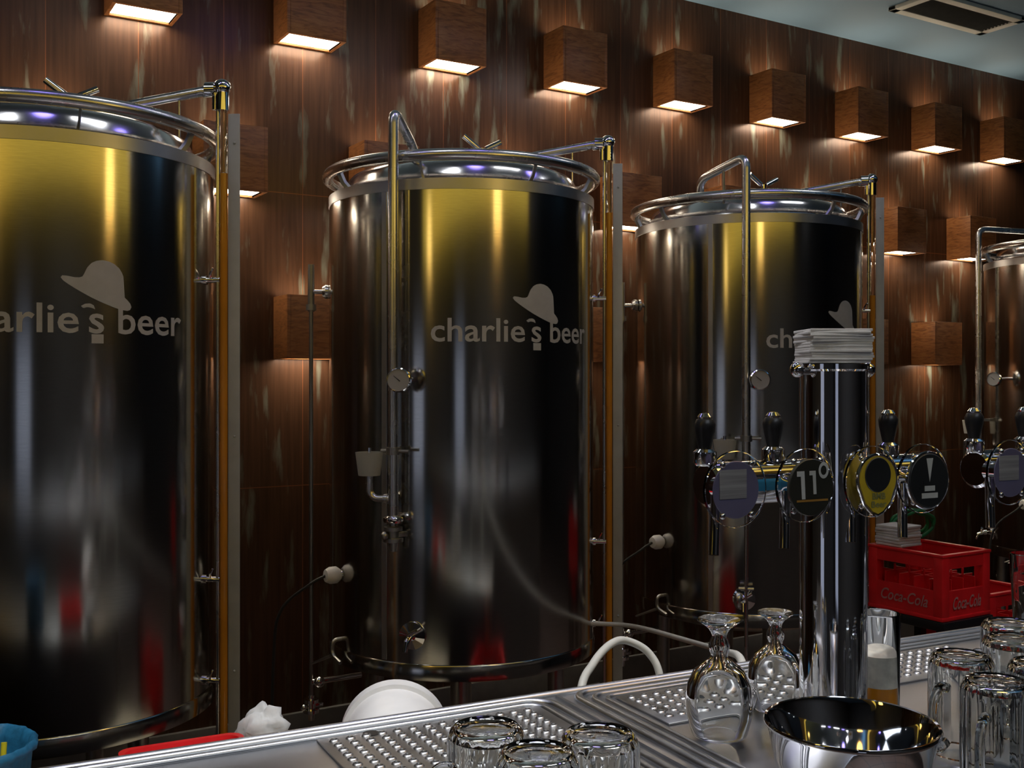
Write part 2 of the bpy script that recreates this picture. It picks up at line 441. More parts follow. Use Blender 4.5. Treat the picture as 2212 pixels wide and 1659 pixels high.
# ------------------------------------------------------------------ beer tanks
TX = [.4785, 1.9435, 3.41, 6.0]; TY = 3.5775; TR = .5
def P(az, r, z): return Vector((r * math.cos(R_(az)), r * math.sin(R_(az)), EYE + z))
def radial(az): return Vector((math.cos(R_(az)), math.sin(R_(az)), 0))
HAT = [(315, 1190), (322, 1181), (345, 1182), (380, 1188), (405, 1187), (420, 1180), (428, 1160), (440, 1135), (460, 1112), (485, 1099), (515, 1094), (545, 1098), (575, 1110),
       (600, 1130), (618, 1158), (628, 1190), (629, 1220), (620, 1248), (611, 1262), (625, 1275), (645, 1292), (660, 1308), (666, 1325), (660, 1340), (645, 1346), (615, 1343),
       (580, 1334), (540, 1320), (500, 1304), (460, 1286), (420, 1265), (385, 1245), (350, 1223), (325, 1205)]
def on_shell(az_c, x, z, r=TR + .0012):
    """x metres along the shell from azimuth az_c"""
    a = R_(az_c) + x / TR
    return Vector((r * math.cos(a), r * math.sin(a), EYE + z))
def columns(mb, poly, fn, n=48):
    xs = [p[0] for p in poly]; x0, x1 = min(xs) + .01, max(xs) - .01; prev = None
    for i in range(n + 1):
        x = x0 + (x1 - x0) * i / n; ys = []
        for (ax, ay), (bx, by) in zip(poly, poly[1:] + poly[:1]):
            if (ax - x) * (bx - x) <= 0 and ax != bx: ys.append(ay + (by - ay) * (x - ax) / (bx - ax))
        cur = (mb.bm.verts.new(fn(x, min(ys))), mb.bm.verts.new(fn(x, max(ys))))
        if prev: mb.bm.faces.new([prev[0], cur[0], cur[1], prev[1]])
        prev = cur
def valve_cluster(p, r=.02):
    m = MB(); p = Vector(p)
    m.lathe([(0, 0), (r * .5, 0), (r * .5, -.012), (r * 1.2, -.014), (r * 1.2, -.026), (r * .7, -.028), (r * .7, -.05), (r * 1.3, -.052), (r * 1.3, -.064), (r * .6, -.068), (r * .5, -.095), (0, -.1)], 16, p)
    m.box(p + Vector((r * 1.1, 0, -.04)), (r * 1.6, r * .7, r * .7), bev=.002)
    m.ball(p + Vector((-r * 1.2, 0, -.042)), r * .55, seg=12)
    return m

def make_tank(i, label, logo_az, pipe_az, pipe_bot, therm_az, level):
    t = thing('beer_tank', label, 'tank', (TX[i], TY, 0), 0, 'steel beer tanks in a row')
    zb, zt = -1.03, .668
    obj('shell', MB().lathe([(0, EYE + zb - .07), (.3, EYE + zb - .05), (.47, EYE + zb), (TR, EYE + zb + .012), (TR, EYE + zt - .03), (TR, EYE + zt), (.44, EYE + zt + .002), (.43, EYE + zt - .05), (0, EYE + zt - .05)], 128), 'tank', t, ang=30)
    obj('base_band', MB().lathe([(.498, EYE + zb + .010), (.5045, EYE + zb + .012), (.5045, EYE + zb + .062), (.5015, EYE + zb + .066), (.498, EYE + zb + .066)], 128), 'tank', t)
    obj('top_band', MB().lathe([(.498, EYE + zt - .034), (.5025, EYE + zt - .034), (.5025, EYE + zt + .003), (.445, EYE + zt + .004), (.445, EYE + zt)], 128), 'tank_band', t)
    obj('domed_lid', MB().lathe([(.452, EYE + zt), (.4515, EYE + zt + .009), (.4470, EYE + zt + .022), (.4415, EYE + zt + .036), (.4355, EYE + zt + .050), (.4285, EYE + zt + .064), (.416, EYE + zt + .078), (.38, EYE + zt + .093), (.2, EYE + zt + .122), (.09, EYE + zt + .133), (.09, EYE + zt + .15), (0, EYE + zt + .15)], 96), 'dome', t, ang=60)
    obj('guard_ring', MB().tube([P(a, .506, .748) for a in range(0, 360, 3)], .0205, 16, True), 'pipe', t)
    for a in (-88, -135, 180, 135, 90, 45, 0, -45):
        b = MB(); b.tube([P(a, .452, .670), P(a, .482, .70), P(a, .5, .738)], .012, 4, flat=.35)
        obj('ring_bracket', b, 'rod', t)
    sm = MB()
    for a0, a1, rr in ((-151.6, -149.4, .5022),):
        rows = [[P(a, rr_, z) for z in (zb + .07, zt - .035)] for a, rr_ in [(a0, .499), (a0, rr), ((a0 + a1) / 2, rr), (a1, rr), (a1, .499)]]
        sm.grid(rows)
    obj('seam_strip', sm, 'tank_band', t)
    for a in (-60, -120, 60, 120):
        obj('leg', MB().tube([Vector((.40 * math.cos(R_(a)), .40 * math.sin(R_(a)), z)) for z in (0.0, .56)], .03, 16), 'rod', t)
    # lettering etched on the shell
    lt = MB(); c = logo_az
    for word, a0, a1 in (('charlie', -37, .4), ('s', 3.4, 8.0), ('beer', 12.5, 37.4)):
        put_text(lt, word, lambda u, v, a0=a0, a1=a1: on_shell(c + a0 + (a1 - a0) * u, 0, .123 + v * .112), .012)
    columns(lt, [(410, 1330), (430, 1318), (455, 1316), (472, 1326), (478, 1345), (462, 1338), (440, 1335), (420, 1342)], lambda x, y: on_shell(c + 6, (x - 490) * .000541, .187 + (1345 - y) * .000541), 10)
    rows = [[on_shell(c + 6, x, z) for z in (.094, .119)] for x in (-.016, 0, .016)]
    lt.grid(rows)
    obj('logo_lettering', lt, 'logo', t, 'grey etched wording')
    ht = MB(); columns(ht, HAT, lambda x, y: on_shell(c + 6, (x - 490) * .000541, .187 + (1345 - y) * .000541))
    obj('logo_hat', ht, 'logo', t, 'grey etched bowler hat')
    # valve on the lid
    tv = MB(); tv.lathe([(0, EYE + .80), (.022, EYE + .80), (.022, EYE + .835), (.035, EYE + .837), (.035, EYE + .852), (.012, EYE + .855), (.012, EYE + .875), (0, EYE + .876)], 20)
    VO = Vector((.065, -.04, 0))
    for vv in tv.bm.verts: vv.co += VO
    tv = obj('lid_valve', tv, 'chrome', t)
    for s in (-1, 1):
        obj('handle', MB().tube([VO + Vector((s * .016, 0, EYE + .874)), VO + Vector((s * .075, -s * .01, EYE + .905 + (.012 if s < 0 else 0)))], .011, 12), 'chrome', tv)
    # gas arm from the sight gauge to the lid
    g = P(-35, .555, .885); rd = radial(-35)
    obj('gas_arm', MB().tube([g - rd * .035, P(-35, .30, .848), Vector((rd.x * .10, rd.y * .10, EYE + .812))], .0155, 14)
        .tube([P(-35, .42, .855), P(-35, .42, .74)], .004, 8).lathe([(0, -.008), (.018, -.008), (.018, .008), (0, .008)], 18, g - rd * .05 - Vector((0, 0, .006)), rd), 'pipe', t)
    el = MB(); el.ball(g + Vector((0, 0, .006)), .027, seg=24)
    el.tube([g, g - Vector((0, 0, .065))], .021, 18); el.tube([g + rd * -.022 + Vector((0, 0, -.004)), g + rd * -.022 - Vector((0, 0, .062))], .010, 12)
    el.lathe([(0, 0), (.024, 0), (.024, .03), (0, .03)], 20, g - rd * .02, -rd)
    obj('gauge_elbow', el, 'chrome', t)
    # sight gauge
    sg = MB(); zg0, zg1 = -1.25, .82
    c0 = P(-35, .5415, 0) - Vector((0, 0, EYE))
    sg.tube([c0 + Vector((0, 0, EYE + zg0)), c0 + Vector((0, 0, EYE + zg1))], .0065, 12)
    sg = obj('sight_gauge', sg, 'pipe', t)
    c1 = P(-35, .560, 0) - Vector((0, 0, EYE))
    obj('beer_column', MB().tube([c1 + Vector((0, 0, EYE + zg0)), c1 + Vector((0, 0, EYE + level))], .0115, 14), 'amber', sg, 'amber beer standing in the tube')
    obj('clear_tube', MB().tube([c1 + Vector((0, 0, EYE + level + .0005)), c1 + Vector((0, 0, EYE + zg1))], .0115, 14), 'tubeglass', sg, 'clear empty top of the tube')
    tg = Vector((-rd.y, rd.x, 0)); rot = Matrix((rd, tg, Vector((0, 0, 1)))).transposed()
    bp = MB().box(rd * .592 + Vector((0, 0, EYE - .22)), (.036, .005, 2.06), rot, bev=.001)
    for zz in (.72, -.18, -.9): bp.ball(rd * .594 - tg * .003 + Vector((0, 0, EYE + zz)), .0045, seg=10)
    obj('backing_plate', bp, 'plate', sg, 'pale grey plate behind the tube')
    for z in (.30, -.62, -.93):
        vm = MB().tube([P(-35, .496, z), P(-35, .548, z)], .0085, 12)
        vm.lathe([(0, 0), (.014, 0), (.014, .008), (0, .008)], 14, P(-35, .500, z), rd)
        vm = obj('gauge_valve', vm, 'chrome', t)
        obj('lever', MB().tube([P(-35, .518, z), P(-36.5, .522, z + .018), P(-37, .532, z + .036)], [.005, .004, .003], 8), 'chrome', vm)
    # rinse rod on the far left, its nozzle and drain
    cr = P(153, .57, 0) - Vector((0, 0, EYE)); rl = radial(153 if i < 3 else 80)
    if i == 3: cr = P(80, .57, 0) - Vector((0, 0, EYE))
    rm = MB().tube([cr + Vector((0, 0, EYE + .26)), cr + Vector((0, 0, EYE - 1.21))], .0078, 12)
    rm.tube([cr + Vector((0, 0, EYE + .41)), cr + Vector((0, 0, EYE + .25))], .0125, 14)
    rm.lathe([(0, 0), (.019, 0), (.019, .022), (0, .022)], 16, cr + Vector((0, 0, EYE + .255)))
    rm.lathe([(0, 0), (.012, 0), (.012, .02), (0, .02)], 16, cr + Vector((0, 0, EYE + .408)))
    rm = obj('rinse_rod', rm, 'rod', t)
    obj('nozzle', MB().tube([cr + Vector((0, 0, EYE + .325)), (P(153, .49, .325) if i < 3 else P(80, .49, .325))], .009, 12).lathe([(0, 0), (.026, 0), (.028, .012), (.02, .024), (0, .026)], 18, P(153 if i < 3 else 80, .503, .325), rl), 'pipe', rm)
    obj('drain_valve', valve_cluster(cr + Vector((0, 0, EYE - 1.20)), .024).tube([cr + Vector((0, 0, EYE - 1.15)), P(140 if i < 3 else 70, .40, -1.15)], .012, 12)
        .ball(cr + rl * -.03 + Vector((0, 0, EYE - 1.15)), .022, seg=14), 'chrome', rm)
    # sensor, its cable and the small lower valve on the left side
    rs = radial(-178)
    sn = obj('sensor_head', MB().lathe([(0, -.03), (.020, -.03), (.030, -.016), (.030, .008), (.022, .024), (0, .028)], 24, P(-178, .535, -.70), rs), 'white', t, 'white knob-shaped sensor')
    obj('sensor_stem', MB().tube([P(-178, .49, -.70), P(-178, .51, -.70)], .014, 14), 'chrome', sn)
    obj('cable', MB().tube(smooth_path([P(-178, .560, -.70), P(-178, .62, -.725) , P(176, .70, -.82), P(174, .72, -1.0), P(174, .73, -1.55)]), .0055, 8), 'rubber', sn)
    lv = MB().tube(bend([P(-178, .49, -.93), P(-178, .532, -.93), P(-178, .536, -.98), P(-172, .53, -1.0)], .025), .0075, 12)
    lv.tube([P(-178, .54, -.985), P(172, .575, -1.03)], [.006, .004], 8)
    obj('lower_valve', lv, 'rod', t)
    # front pipe with its elbow and arm over the lid
    rp = radial(pipe_az); pr = .548
    if i == 3: pr = .565
    pts = [P(pipe_az, pr, pipe_bot), P(pipe_az, pr, .90), P(pipe_az, pr - .155, .79), P(pipe_az, pr - .165, .70)]
    if i == 2: pts = [P(pipe_az, pr, pipe_bot), P(pipe_az, pr, .895), P(pipe_az, pr, .835) + Vector((-.02, .26, 0)), P(pipe_az, pr, .70) + Vector((0.03, .30, 0))]
    if i == 3: pts = [P(pipe_az, pr, pipe_bot), P(pipe_az, pr, .865), P(pipe_az, pr, .86) + Vector((.40, -.12, 0)), P(pipe_az, pr, .75) + Vector((.44, -.12, 0))]
    fp = obj('front_pipe', MB().tube(bend(pts, .05), .0172, 18), 'pipe', t, ang=60)
    if i == 2: obj('pipe_stay', MB().tube([P(pipe_az, pr, .865) + Vector((-.012, .12, 0)), P(pipe_az, pr, .72) + Vector((-.0, .13, 0))], .0055, 10), 'rod', fp)
    cl = MB(); cl.lathe([(.0168, -.012), (.024, -.012), (.024, .012), (.0168, .012), (.0168, -.012)], 20, P(pipe_az, pr, -.245))
    cl.box(P(pipe_az, .518, -.245), (.05, .012, .016), Matrix.Rotation(R_(pipe_az), 3, 'Z'))
    tgp = Vector((-rp.y, rp.x, 0)); cl.tube([P(pipe_az, pr, -.245) - tgp * .045, P(pipe_az, pr, -.245) + tgp * .06], .006, 8)
    obj('pipe_clamp', cl, 'rod', fp)
    if i != 2:
        obj('end_collar', MB().lathe([(0, 0), (.03, 0), (.034, .006), (.034, .016), (.026, .022), (.0165, .024), (.0165, .0)], 24, P(pipe_az, pr, pipe_bot - .012)), 'chrome', fp)
        obj('drain_valve', valve_cluster(P(pipe_az, pr, pipe_bot - .012), .026), 'rod', fp)
    else:
        obj('thin_drain_tube', MB().tube([P(pipe_az, pr, pipe_bot), P(pipe_az, pr, -1.2)], .008, 10)
            .tube([P(pipe_az, pr, -.85) - tgp * .03, P(pipe_az, pr, -.85) + tgp * .03], .006, 8)
            .ball(P(pipe_az, pr, -.90) - tgp * .03, .02, (1, 1, 1.7), 14), 'pipe', fp)
    # airlock cup on a curved branch
    q = P(pipe_az, pr, 0) - Vector((0, 0, EYE)); side = -tgp
    side = (tgp * -1 + rp * .15).normalized()
    cc = q + side * .085
    br = bend([q + Vector((0, 0, EYE - .405)) + side * .01, cc + Vector((0, 0, EYE - .405)), cc + Vector((0, 0, EYE - .325))], .055, 8)
    ab = obj('airlock_branch', MB().tube(br, .0125, 14).lathe([(0, 0), (.017, 0), (.017, .014), (0, .014)], 16, q + side * .018 + Vector((0, 0, EYE - .405)), side), 'pipe', fp)
    obj('airlock_cup', MB().lathe([(0, 0), (.037, 0), (.047, .078), (.0445, .078), (.0345, .004), (0, .004)], 32, cc + Vector((0, 0, EYE - .328))), 'frosted', ab, 'frosted plastic cup')
    obj('airlock_stem', MB().tube([cc + Vector((0, 0, EYE - .324)), cc + Vector((0, 0, EYE - .235))], .0065, 10), 'chrome', ab)
    # dial thermometer
    ra = radial(therm_az); face = (ra + Vector((-.1, -.35, .1))).normalized()
    d0 = P(therm_az, .592, -.008)
    th = obj('thermometer', MB().tube([P(therm_az, .49, -.004), d0], .008, 12).lathe([(0, -.016), (.034, -.016), (.0405, -.010), (.0405, .008), (.037, .010), (.037, .004), (0, .004)], 36, d0, face), 'chrome', t)
    obj('dial_face', MB().lathe([(0, 0), (.0368, 0), (.0368, .0015), (0, .0015)], 36, d0 + face * .0042, face), 'dial', th)
    ndl = face.cross(Vector((0, 0, 1))).normalized() * .6 + Vector((0, 0, .5))
    obj('needle', MB().tube([d0 + face * .0068 - ndl * .008, d0 + face * .0068 + ndl * .028], [.0016, .0006], 6), 'dark', th)
    # sample tap low on the front
    if i in (1, 2, 3):
        sa = pipe_az + (5.5 if i == 1 else -1); rv = radial(sa); z = -.868 if i == 1 else -.90
        sv = obj('sample_tap', MB().lathe([(0, 0), (.044, 0), (.046, .004), (.046, .010), (.030, .014), (.016, .018), (.013, .035), (0, .036)], 32, P(sa, .5, z), rv)
            .tube([P(sa, .53, z), P(sa, .565, z - .012), P(sa, .575, z - .04)], [.011, .011, .008], 12), 'chrome', t)
        obj('lever', MB().tube([P(sa, .545, z + .008), P(sa + 3.4, .555, z + .030)], [.008, .006], 10), 'chrome', sv)
    return t
make_tank(0, 'leftmost steel tank, cropped by the left side of the photo', -89.0, -146, -.48, -141, .627)
make_tank(1, 'second steel tank from the left, whole, with plastic cup on its front pipe', -93.6, -143.3, -.472, -139.0, .624)
make_tank(2, 'third steel tank from the left, standing behind the near beer tap tower', -87.7, -133.8, -.52, -128.6, .37)
make_tank(3, 'fourth steel tank, at the far right and mostly out of frame', -92.0, 146, -.42, 166, .60)

# ------------------------------------------------------------------ bar
BA = R_(-4.5)
E_ = Vector((math.cos(BA), math.sin(BA), 0)); N_ = Vector((math.sin(BA), -math.cos(BA), 0)); BO = Vector((1.0, 1.503, 0))
def bar(s, d, z=0): return BO + E_ * s + N_ * d + Vector((0, 0, z))
ZC = EYE - .535
S0, S1, DF = -2.2, 2.6, .72
bt = thing('bar_counter', 'long stainless steel bar counter with raised beads and sunken drip areas', 'bar', tuple(BO), BA)
def L(s, d, z): return Vector((s, -d, z))     # bar-local: s along, d towards the guests
top = MB()
top.box((( S0 + S1) / 2, -DF / 2 + .005, ZC - .018), (S1 - S0, DF + .01, .030), bev=.004)
obj('steel_top', top, 'counter', bt)
def rr_path(s0, s1, d0, d1, r, z, n=7):
    out = []
    for cx, cy, a0 in ((s1 - r, d1 - r, 0), (s0 + r, d1 - r, 90), (s0 + r, d0 + r, 180), (s1 - r, d0 + r, 270)):
        for k in range(n + 1):
            a = R_(a0 + 90 * k / n); out.append(L(cx + r * math.cos(a), cy + r * math.sin(a), z))
    return out
def bead(s0, s1, d0, d1, r, h=.006, w=1.0):
    obj('raised_bead', MB().tube(rr_path(s0, s1, d0, d1, r, ZC - .003), h, 10, True), 'counter', bt, ang=70)
bead(-.95, -.030, .012, .60, .045, .008); bead(-.93, -.052, .030, .58, .03, .006)
bead(.020, 1.16, .012, .60, .035, .008); bead(.042, 1.14, .030, .58, .03, .006); bead(.062, 1.12, .046, .56, .022, .005)
bead(1.19, 2.4, .012, .60, .035, .008); bead(1.212, 2.38, .030, .58, .03, .006)
obj('joint_strip', MB().box(L(-.0065, .36, ZC - .0015), (.006, .70, .005)), 'counter', bt)
obj('back_lip', MB().tube([L(S0, -.004, ZC - .004), L(S1, -.004, ZC - .004)], .009, 12), 'counter', bt)
obj('bar_front', MB().box(((S0 + S1) / 2, -.40, (ZC - .036) / 2), (S1 - S0 - .02, .58, ZC - .036)), 'roomwall', bt)

def drip_tray(name, lab, s0, s1, d0, d1, sp, row, holes):
    cx, cd = (s0 + s1) / 2, (d0 + d1) / 2
    p = bar(cx, cd, ZC - .0028)
    t = thing(name, lab, 'drip tray', tuple(p), BA, 'perforated drip trays in the bar top')
    pl = MB(); pl.box((0, 0, .0015), (s1 - s0, d1 - d0, .003), bev=.0008)
    r = 0; d = d0 + .018
    dark = MB()
    while d < d1 - .012:
        s = s0 + .022
        while s < s1 - .012:
            c = Vector((s - cx, -(d - cd), .003))
            # a pressed ring round each hole
            pl.lathe([(.0078, 0), (.0062, .0022), (.0046, .0027), (.0036, .0014), (.0036, -.0005)], 12, c)
            dark.lathe([(0, .0004), (.0036, .0004), (.0036, .0010), (0, .0010)], 8, c)
            s += sp
        d += row; r += 1
    obj('perforated_plate', pl, 'perf', t, ang=70)
    obj('holes', dark, 'dark', t)
    for hs, hd in holes:
        c = Vector((hs - cx, -(hd - cd), .003))
        obj('finger_hole', MB().lathe([(0, 0), (.0125, 0), (.0125, .0008), (0, .0008)], 20, c), 'dark', t, 'black finger hole')
drip_tray('drip_tray', 'perforated steel drip tray under the three upside-down mugs at lower left', -.43, -.060, .040, .44, .0247, .0215, [(-.349, .051)])
drip_tray('drip_tray', 'perforated steel drip tray beneath the near tap tower', .078, .86, .058, .215, .0247, .0215, [(.087 + .02, .150), (.753, .104)])

# bartender's low worktop behind the bar (hidden by the bar except for what stands on it)
wt = thing('work_counter', 'low dark steel worktop on the bartender side behind the bar', 'counter', (.3, 2.02, 0))
obj('worktop', MB().box((0, 0, .735), (2.9, .80, .03), bev=.004), 'rod', wt)
for sx in (-1, 1):
    for sy in (-1, 1): obj('leg', MB().box((sx * 1.38, sy * .34, .36), (.05, .05, .72)), 'rod', wt)
ZW = .750

# red tray, white cloth, bucket, blue tub
tr = MB(); w_, d_, h_ = .30, .26, .145
def rrect(hw, hd, r, z, n=5):
    o = []
    for sx, sy, a0 in ((1, 1, 0), (-1, 1, 90), (-1, -1, 180), (1, -1, 270)):
        for k in range(n + 1):
            a = R_(a0 + 90 * k / n); o.append(Vector((sx * (hw - r) + r * math.cos(a), sy * (hd - r) + r * math.sin(a), z)))
    return o
tray = thing('plastic_tray', 'red plastic tray whose long rim shows above the bar at lower left', 'tray', (.572, 2.22, ZW), R_(-4))
rows = [rrect(.112, .11, .03, 0), rrect(.122, .125, .03, .052), rrect(.130, .135, .03, .054), rrect(.130, .135, .03, .062), rrect(.119, .122, .03, .062), rrect(.109, .107, .03, .006)]
vs = tr.grid(rows, False, True); tr.bm.faces.new(vs[0]); tr.bm.faces.new(vs[-1])
obj('tray_shell', tr, 'red', tray)
cl = MB(); cl.ball((0, 0, 0), 1, seg=28)
for vtx in cl.bm.verts:
    p = vtx.co; k = 1 + .16 * math.sin(5 * p.x + 3 * p.y) + .12 * math.sin(9 * p.y + 4 * p.z) + .08 * math.sin(13 * p.x - 7 * p.z)
    vtx.co = Vector((p.x * .052 * k, p.y * .045 * k, p.z * .048 * k + .046))
co = obj('cloth', cl, 'cloth', ang=180); co.location = (.77, 2.365, ZW + .004)
tag(co, 'small crumpled white cloth between the red tray and the white bucket', 'cloth')
ax = Vector((.42, .90, .0)).normalized()
bk = thing('bucket', 'white plastic bucket lying on its side behind the bar', 'bucket', (.866, 1.865, ZW))
bo = Vector((0, 0, .1118))
obj('bucket_shell', MB().lathe([(0, 0), (.080, 0), (.088, .006), (.093, .02), (.103, .13), (.1115, .132), (.1115, .17), (.107, .17), (.100, .13), (.088, .022), (0, .014)], 56, bo, ax), 'white', bk)
sd = ax.cross(Vector((0, 0, 1)))
obj('handle_ear', MB().ball(bo + ax * .06 - sd * .098, .014, seg=14), 'white', bk)
bl = thing('plastic_tub', 'blue plastic tub at the lower left corner', 'tub', (.161, 2.241, ZW))
def wob(a, z): return 1 + .012 * math.sin(17 * a) * (z > .12) + .008 * math.sin(31 * a) * (z > .12)
obj('tub_shell', MB().lathe([(0, 0), (.095, 0), (.100, .005), (.112, .14), (.120, .145), (.122, .155), (.116, .163), (.108, .158), (.102, .14), (.092, .01), (0, .008)], 96, (0, 0, 0), (0, 0, 1), wob), 'blue', bl, ang=75)
st = obj('stirring_stick', MB().tube([(0, 0, 0), (.012, .03, .15)], .0055, 10), 'yellow'); st.location = (.209, 2.185, ZW + .012)
tag(st, 'yellow stick standing in the blue tub', 'stick')

# white hoses
h1 = obj('hose', MB().tube(smooth_path([(2.285, 3.225, .690), (2.397, 3.166, .683), (2.353, 2.959, .713), (2.259, 2.607, .754), (1.992, 2.184, .856), (1.509, 1.600, 1.031), (1.44, 1.53, .98), (1.40, 1.54, .80)]), .0085, 12), 'hose')
tag(h1, 'white hose running from the second tank to the bar edge', 'hose')
h2 = obj('hose', MB().tube(smooth_path([(1.185, 1.725, .76), (1.215, 1.745, .965), (1.30, 1.82, 1.000), (1.385, 1.875, 1.018), (1.452, 1.905, 1.012), (1.505, 1.89, .98), (1.515, 1.86, .92), (1.50, 1.83, .76)]), .0085, 12), 'hose')
tag(h2, 'white hose bent in an arch behind the bar', 'hose')

# ------------------------------------------------------------------ crates behind the bar
def crate(name, lab, loc, W_=.30, D_=.36, H_=.265, text=True, grp='red bottle crates'):
    t = thing(name, lab, 'crate', loc, 0, grp)
    b = MB(); th = .012
    for s in (-1, 1):
        for (z0, z1) in ((.012, .118), (.205, H_ - .006)):
            b.box((s * (W_ - th) / 2, 0, (z0 + z1) / 2), (th, D_ - .01, z1 - z0))
            b.box((0, s * (D_ - th) / 2, (z0 + z1) / 2), (W_ - .01, th, z1 - z0))
        for s2 in (-1, 1): b.box((s * (W_ / 2 - .021), s2 * (D_ / 2 - .021), H_ / 2), (.046, .046, H_ - .014), bev=.006)
        b.box((s * (W_ / 2 - .006), 0, H_ - .006), (.022, D_ + .008, .012), bev=.003); b.box((0, s * (D_ / 2 - .006), H_ - .006), (W_ + .008, .022, .012), bev=.003)
        b.box((s * (W_ / 2 - .006), 0, .008), (.02, D_ + .004, .016), bev=.003); b.box((0, s * (D_ / 2 - .006), .008), (W_ + .004, .02, .016), bev=.003)
    b.box((0, 0, .006), (W_ - .02, D_ - .02, .01))
    obj('crate_walls', b, 'red', t)
    g = MB()
    nx, ny = 4, 5
    for k in range(1, nx): g.box((-W_ / 2 + W_ * k / nx, 0, .085), (.005, D_ - .03, .148))
    for k in range(1, ny): g.box((0, -D_ / 2 + D_ * k / ny, .085), (W_ - .03, .005, .148))
    for k in range(1, nx):
        for j in range(1, ny): g.box((-W_ / 2 + W_ * k / nx, -D_ / 2 + D_ * j / ny, .17), (.008, .008, .03), bev=.002)
    obj('bottle_dividers', g, 'red', t)
    if text:
        x = MB()
        put_text(x, 'Coca-Cola', lambda u, v: Vector((-W_ / 2 - .0035, .115 - .23 * u, .048 + v * .066)), .012, .35)
        obj('crate_lettering', x, 'redprint', t, 'faded white script'); x = MB()
        put_text(x, 'Coca-Cola', lambda u, v: Vector((-.088 + .176 * u, -D_ / 2 - .0035, .044 + v * .07)), .012, .35)
        obj('crate_lettering', x, 'redprint', t, 'faded white script')
    return t
crate('bottle_crate', 'large red bottle crate standing behind the right end of the bar', (3.778, 2.893, .634))
crate('bottle_crate', 'lower red crate half hidden at the right of the large red crate', (4.16, 2.95, .43), text=False)
def stand(lab, c, w, d, h):
    tb = thing('crate_stand', lab, 'stand', (c[0], c[1], 0), 0, 'dark stands under the red crates')
    obj('deck', MB().box((0, 0, h - .02), (w, d, .038), bev=.004), 'dark', tb)
    for sx in (-1, 1):
        for sy in (-1, 1): obj('leg', MB().box((sx * (w / 2 - .03), sy * (d / 2 - .03), (h - .039) / 2), (.035, .035, h - .039)), 'dark', tb)
stand('dark stand under the large red crate', (3.778, 2.88), .31, .36, .634)
stand('dark lower stand under the half hidden red crate', (4.16, 2.95), .32, .37, .43)
nk = obj('napkin', MB().box((0, 0, .006), (.13, .13, .0115), bev=.003), 'paper')
for k in range(7):
    o = nk if k == 0 else nk.copy()
    if k: COL.objects.link(o)
    o.location = (3.705 + random.uniform(-.004, .004), 2.985 + random.uniform(-.004, .004), .8995 + k * .012); o.rotation_euler = (0, 0, R_(random.uniform(-4, 4)))
    tag(o, 'white folded napkin in the stack on the far left corner of the large red crate', 'napkin', 'napkins stacked on the crate')
bx = thing('storage_box', 'cream storage box on the aisle floor behind the bar, mirrored in the second tank', 'box', (1.02, 2.74, 0), R_(25))
obj('box_body', MB().lathe([(0, 0), (.22, 0), (.26, .40), (.26, .42), (.235, .42), (.2, .02), (0, .02)], 4), 'cream', bx, flat=True)
obj('box_lid', MB().box((0, 0, .431), (.39, .39, .02), Matrix.Rotation(R_(45), 3, 'Z'), bev=.006), 'cream', bx)
crate('bottle_crate', 'red crate on the aisle floor behind the bar, bottom of its stack of two', (1.74, 2.62, .001), text=False, grp='red crates on the floor')
crate('bottle_crate', 'red crate on the aisle floor behind the bar, top of its stack of two', (1.74, 2.62, .268), text=False, grp='red crates on the floor')
gh = MB(); pts = []
for k in range(120):
    a = 2 * PI * k / 40; rr = .10 + .010 * math.sin(k * .37)
    pts.append(Vector((rr * math.cos(a) * 1.05, .006 * (k / 40 - 1) * 2, rr * .62 * math.sin(a) + .066 + .004 * math.sin(k * .9))))
gh.tube(smooth_path(pts, 2), .007, 8)
go = obj('green_hose', gh, 'green'); go.location = (3.87, 3.055, .897); go.rotation_euler = (R_(8), 0, R_(-12))
tag(go, 'dark green hose coil standing on the back rim of the large red crate', 'hose')

